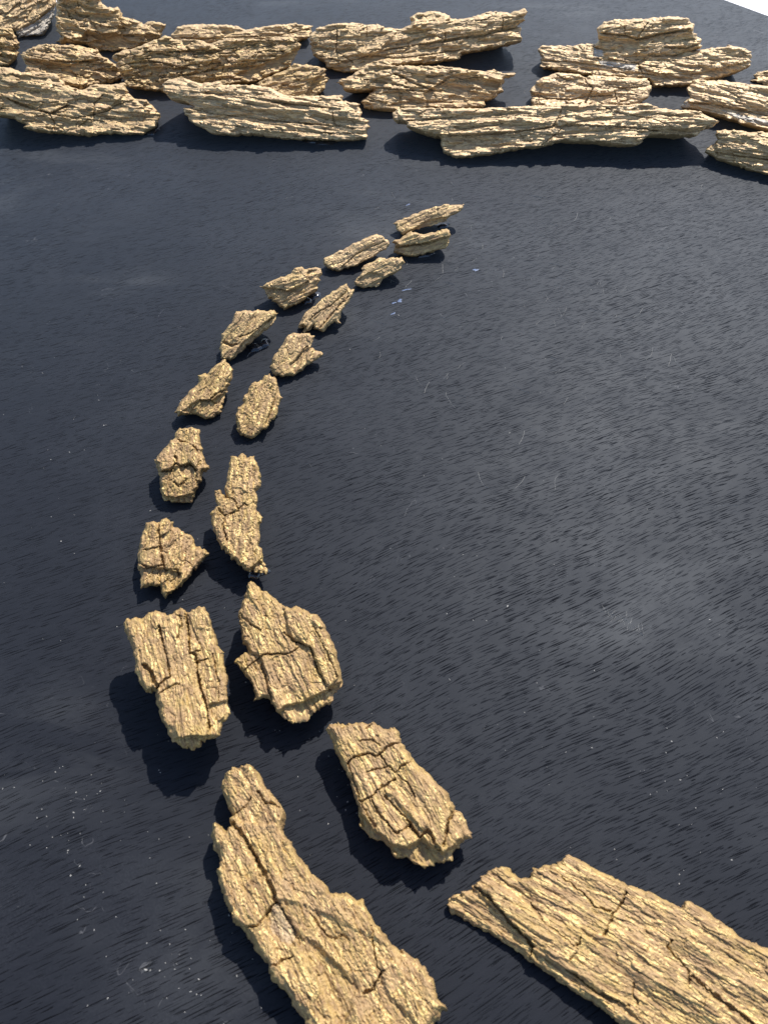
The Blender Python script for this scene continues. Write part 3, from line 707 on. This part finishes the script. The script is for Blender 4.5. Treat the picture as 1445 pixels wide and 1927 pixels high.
bark('bark_piece', 'long bent gold bark slab with deep central groove and grey bare spot', CUR,
     Z9([(205,150),(230,130),(320,130),(350,160),(390,230),(440,280),(490,350),(490,400),(475,450),(540,560),(610,650),(740,785),(790,780),(900,820),(930,880),(1050,1060),(1120,1090),(1220,1170),(1275,1250),(1270,1300),(1335,1385),(1290,1450),(1250,1540),(1150,1640),(900,1720),(700,1600),(600,1470),(540,1390),(510,1300),(420,1240),(400,1150),(330,1070),(280,980),(240,950),(200,860),(150,740),(140,670),(160,620),(120,530),(110,490),(130,420),(190,450),(205,430),(200,400),(210,380),(180,290),(155,230),(170,190)]),
     (0.5, 1), 10, 0.18, seed=307, zb=8, ridge=0.9, terr=0.75, crk=0.7, gran=1.5, cell=20, rag=1.2,
     cracks=[(Z9([(230,430),(290,510),(340,600),(390,690),(430,770),(450,840)]), 2.0, 4), (Z9([(450,840),(500,900),(545,990),(570,1060)]), 1.0, 2), (Z9([(210,390),(290,350),(320,300)]), 0.8, 2), (Z9([(280,980),(360,960),(410,890),(440,850)]), 1.2, 2.6),
             (Z9([(430,1170),(500,1130),(540,1120)]), 1.0, 2.2), (Z9([(900,1310),(950,1290),(960,1250),(1000,1200)]), 1.2, 3), (Z9([(700,1000),(750,1030),(800,1010),(830,1040)]), 0.8, 1.4), (Z9([(940,960),(970,1170),(1000,1230)]), 0.9, 2), (Z9([(620,900),(700,990)]), 0.9, 1.6), (Z9([(360,270),(400,330),(470,350)]), 1.2, 2)],
     raised=[(Z9([(560,1000),(680,1080),(800,1200),(880,1280),(820,1420),(780,1500),(700,1330),(640,1200),(580,1080)]), -2.5, 3.0), (Z9([(400,890),(450,840),(560,990),(550,1070),(480,1050),(400,980)]), -1.8, 1.0),
             (Z9([(240,430),(470,450),(620,660),(930,860),(1050,1080),(900,1000),(600,860),(450,830),(350,600)]), 1.6, 2.0), (Z9([(980,1140),(1280,1200),(1340,1390),(1200,1500),(1010,1300)]), 1.5, 2)],
     bare=[Z9([(445,845),(500,890),(555,990),(545,1060),(500,1050),(415,980),(415,920)])], bare_amt=0.2)
bark('bark_piece', 'largest flat gold bark slab in the lower right corner with crosswise crack', CUR,
     ZD([(55,360),(70,330),(180,270),(230,210),(290,185),(320,200),(370,240),(420,230),(430,200),(520,180),(570,135),(610,150),(700,200),(820,260),(900,290),(1060,365),(1100,338),(1200,400),(1290,460),(1320,500),(1445,545),(1640,640),(1760,800),(1640,1120),(1300,1110),(1000,960),(800,870),(650,760),(480,650),(420,600),(300,520),(150,430),(70,390)]),
     (1, 0.62), 9, 0.15, seed=311, zb=9, ridge=1.0, terr=0.8, crk=0.6, fib=1.3, cell=22,
     cracks=[(ZD([(185,285),(260,340),(330,430),(400,500),(440,545)]), 1.9, 3.6), (ZD([(440,545),(410,600)]), 1.2, 3), (ZD([(840,310),(810,370),(780,400),(760,470),(745,495)]), 1.2, 3.2), (ZD([(560,245),(660,320),(700,370),(770,390)]), 0.9, 2), (ZD([(645,510),(630,540)]), 1.5, 3),
             (ZD([(1035,510),(1010,545),(1100,640),(1110,700)]), 0.9, 2), (ZD([(870,700),(865,740),(885,790)]), 0.8, 1.8), (ZD([(1120,670),(1240,770),(1380,870)]), 1.8, 3), (ZD([(430,360),(500,450),(640,560)]), 0.8, 1.4), (ZD([(580,640),(700,730),(850,800)]), 0.9, 1.8), (ZD([(625,575),(600,610)]), 0.8, 1.6)],
     raised=[(ZD([(40,360),(185,285),(440,545),(410,600),(150,440)]), -2.5, 1.5), (ZD([(430,560),(600,650),(860,820),(1000,970),(800,880),(480,660)]), -2.5, 2), (ZD([(230,300),(300,270),(640,560),(600,620),(440,540)]), 1.2, 2.0)])

def by_label(s):
    return next(o for o in COL.objects if s in str(o.get('label', '')))
fk = by_label('forked left end and thin')
bark('splinter', '', '', [(938,139),(952,138),(968,137),(968,143),(950,147),(940,150)], (1, -0.05), 3, 0.4, base=0.022, zb=0, seed=401, parent=fk, rag=0.4, back=0.3)
gr_ = by_label('splintered at its lower end')
bark('splinter', '', '', Z5([(333,838),(362,790),(395,800),(380,845),(345,848)]), (0.7, -1), 2.5, 0.5, zb=1, seed=409, parent=gr_, rag=0.4)
bark('splinter', '', '', Z5([(358,868),(385,825),(425,830),(410,855),(372,875)]), (0.7, -1), 2.5, 0.5, zb=1, seed=419, parent=gr_, rag=0.4)

# ------------------------------------------------------------------ small things on the board
rng = random.Random(5)
def blob(name, px, rx, ry, hgt, mat, parent, ang=0.0, seed=0, lobes=0.25):
    c0 = ground([px])[0]
    V, F = [], []
    n, rings_ = 28, 6
    for k in range(rings_):
        r = 1 - k / rings_
        z = hgt * math.sqrt(max(0, 1 - r * r)) + 0.00004
        for i in range(n):
            a = 2 * math.pi * i / n
            w_ = 1 + lobes * math.sin(2 * a + seed) + lobes * 0.6 * math.sin(3 * a + seed * 2.1) + lobes * .4 * math.sin(7 * a + seed)
            x, y = rx * r * w_ * math.cos(a), ry * r * w_ * math.sin(a)
            V.append((c0[0] + x * math.cos(ang) - y * math.sin(ang), c0[1] + x * math.sin(ang) + y * math.cos(ang), z))
    for k in range(rings_ - 1):
        for i in range(n):
            j = (i + 1) % n
            F.append((k * n + i, k * n + j, (k + 1) * n + j, (k + 1) * n + i))
    V.append((c0[0], c0[1], hgt + 0.00004))
    for i in range(n):
        F.append(((rings_ - 1) * n + i, (rings_ - 1) * n + (i + 1) % n, len(V) - 1))
    return mesh_obj(name, V, F, mat, parent)

def by_label(s):
    return next(o for o in COL.objects if s in str(o.get('label', '')))
for key, px, rx, ry, an in (('knob on top', (795, 479), .010, .004, .3), ('crumbly ridge and smooth', (590, 556), .007, .005, .8), ('crumbly ridge and smooth', (577, 566), .005, .004, .6),
                            ('pit near lower tip', (497, 647), .006, .004, .8), ('pit near lower tip', (480, 655), .006, .004, .4), ('sharp right tip', (835, 425), .007, .003, .3),
                            ('narrow bent', (485, 1078), .006, .004, 0), ('strong straight ridges', (605, 268), .016, .005, 0), ('deep lengthwise crack', (285, 248), .009, .006, .3)):
    blob('glue_bead', px, rx, ry, 0.0022, GLUE, by_label(key), an, rng.random() * 6)

for px, rx, ry, an in (((895, 508), .0026, .0013, .5), ((752, 566), .0024, .0015, .4), ((741, 570), .0015, .0011, .2), ((768, 385), .002, .0008, .9), ((765, 545), .003, .0009, .3), ((740, 590), .002, .0008, .9)):
    b_ = blob('paint_mark', px, rx, ry, 0.00008, BLUE, board, an, rng.random() * 6, 0.4)
    

# dust: flakes and lint strewn over the board, far too many to count
DV, DF = [], []
def flake(px, L, W, ang):
    c0 = ground([px])[0]
    k = rng.randint(4, 6); i0 = len(DV)
    for z, m in ((0.00003, 1.0), (0.00003 + W * 0.4, 0.7)):
        for i in range(k):
            a = 2 * math.pi * i / k + 0.3
            r = rng.uniform(0.7, 1.2) * m
            x, y = L * r * math.cos(a), W * r * math.sin(a)
            DV.append((c0[0] + x * math.cos(ang) - y * math.sin(ang), c0[1] + x * math.sin(ang) + y * math.cos(ang), z))
    DF.append(tuple(range(i0 + k, i0 + 2 * k)))
    for i in range(k):
        DF.append((i0 + i, i0 + (i + 1) % k, i0 + k + (i + 1) % k, i0 + k + i))
def lint(px, length, r, curl):
    p = ground([px])[0]; a = rng.uniform(0, 6.28); n = 9; i0 = len(DV)
    for i in range(n):
        a += rng.gauss(curl, 0.15)
        p = p + np.array([math.cos(a), math.sin(a), 0]) * length / n
        s_ = np.array([-math.sin(a), math.cos(a), 0])
        for q in (-r, 0, r):
            DV.append((p[0] + s_[0] * q, p[1] + s_[1] * q, 0.00005 + (r * 1.2 if q == 0 else 0)))
    for i in range(n - 1):
        for q in (0, 1):
            b0 = i0 + i * 3 + q
            DF.append((b0, b0 + 1, b0 + 4, b0 + 3))
clusters = [(250, 1640, 200, 220), (330, 1820, 110, 100), (1000, 1250, 320, 300), (950, 620, 230, 180), (620, 1450, 120, 150), (150, 900, 120, 250), (1250, 1500, 180, 180), (120, 1500, 120, 110)]
for _ in range(300):
    cx, cy, sx, sy = rng.choice(clusters) if rng.random() < 0.8 else (722, 1000, 500, 500)
    px = (rng.gauss(cx, sx * 0.6), rng.gauss(cy, sy * 0.6))
    if not (-30 < px[0] < 1480 and 330 < px[1] < 1980):
        continue
    s_ = rng.uniform(0.00010, 0.00030) * (1.7 if rng.random() < 0.08 else 1)
    flake(px, s_ * rng.uniform(1, 2.4), s_, rng.uniform(0, 3.1))
for _ in range(150):
    px = (rng.gauss(980, 200), rng.gauss(600, 140))
    lint(px, rng.uniform(0.004, 0.020), rng.uniform(0.00005, 0.00011), rng.uniform(-0.07, 0.07))
for px in ((1265, 668), (935, 490), (612, 640), (1190, 600), (960, 720), (495, 650), (1030, 375), (900, 885)):
    lint(px, 0.018, 0.00012, 0.05)
du_v, du_f = DV, DF
DV, DF = [], []
for _ in range(46):      # the pale scuff on the right
    t = rng.random()
    lint((1135 + 75 * t + rng.gauss(0, 3 + 5 * t), 1145 + 48 * t + rng.gauss(0, 2 + 3 * t)), rng.uniform(0.002, 0.006), 0.00007, 0)
mesh_obj('scuff_mark', DV, DF, DUST, board, smooth=False)
DV, DF = du_v, du_f
du = mesh_obj('dust', DV, DF, DUST, smooth=False)
du['kind'] = 'stuff'
du['label'] = 'pale dust flecks and lint strewn over the black board'
du['category'] = 'dust'
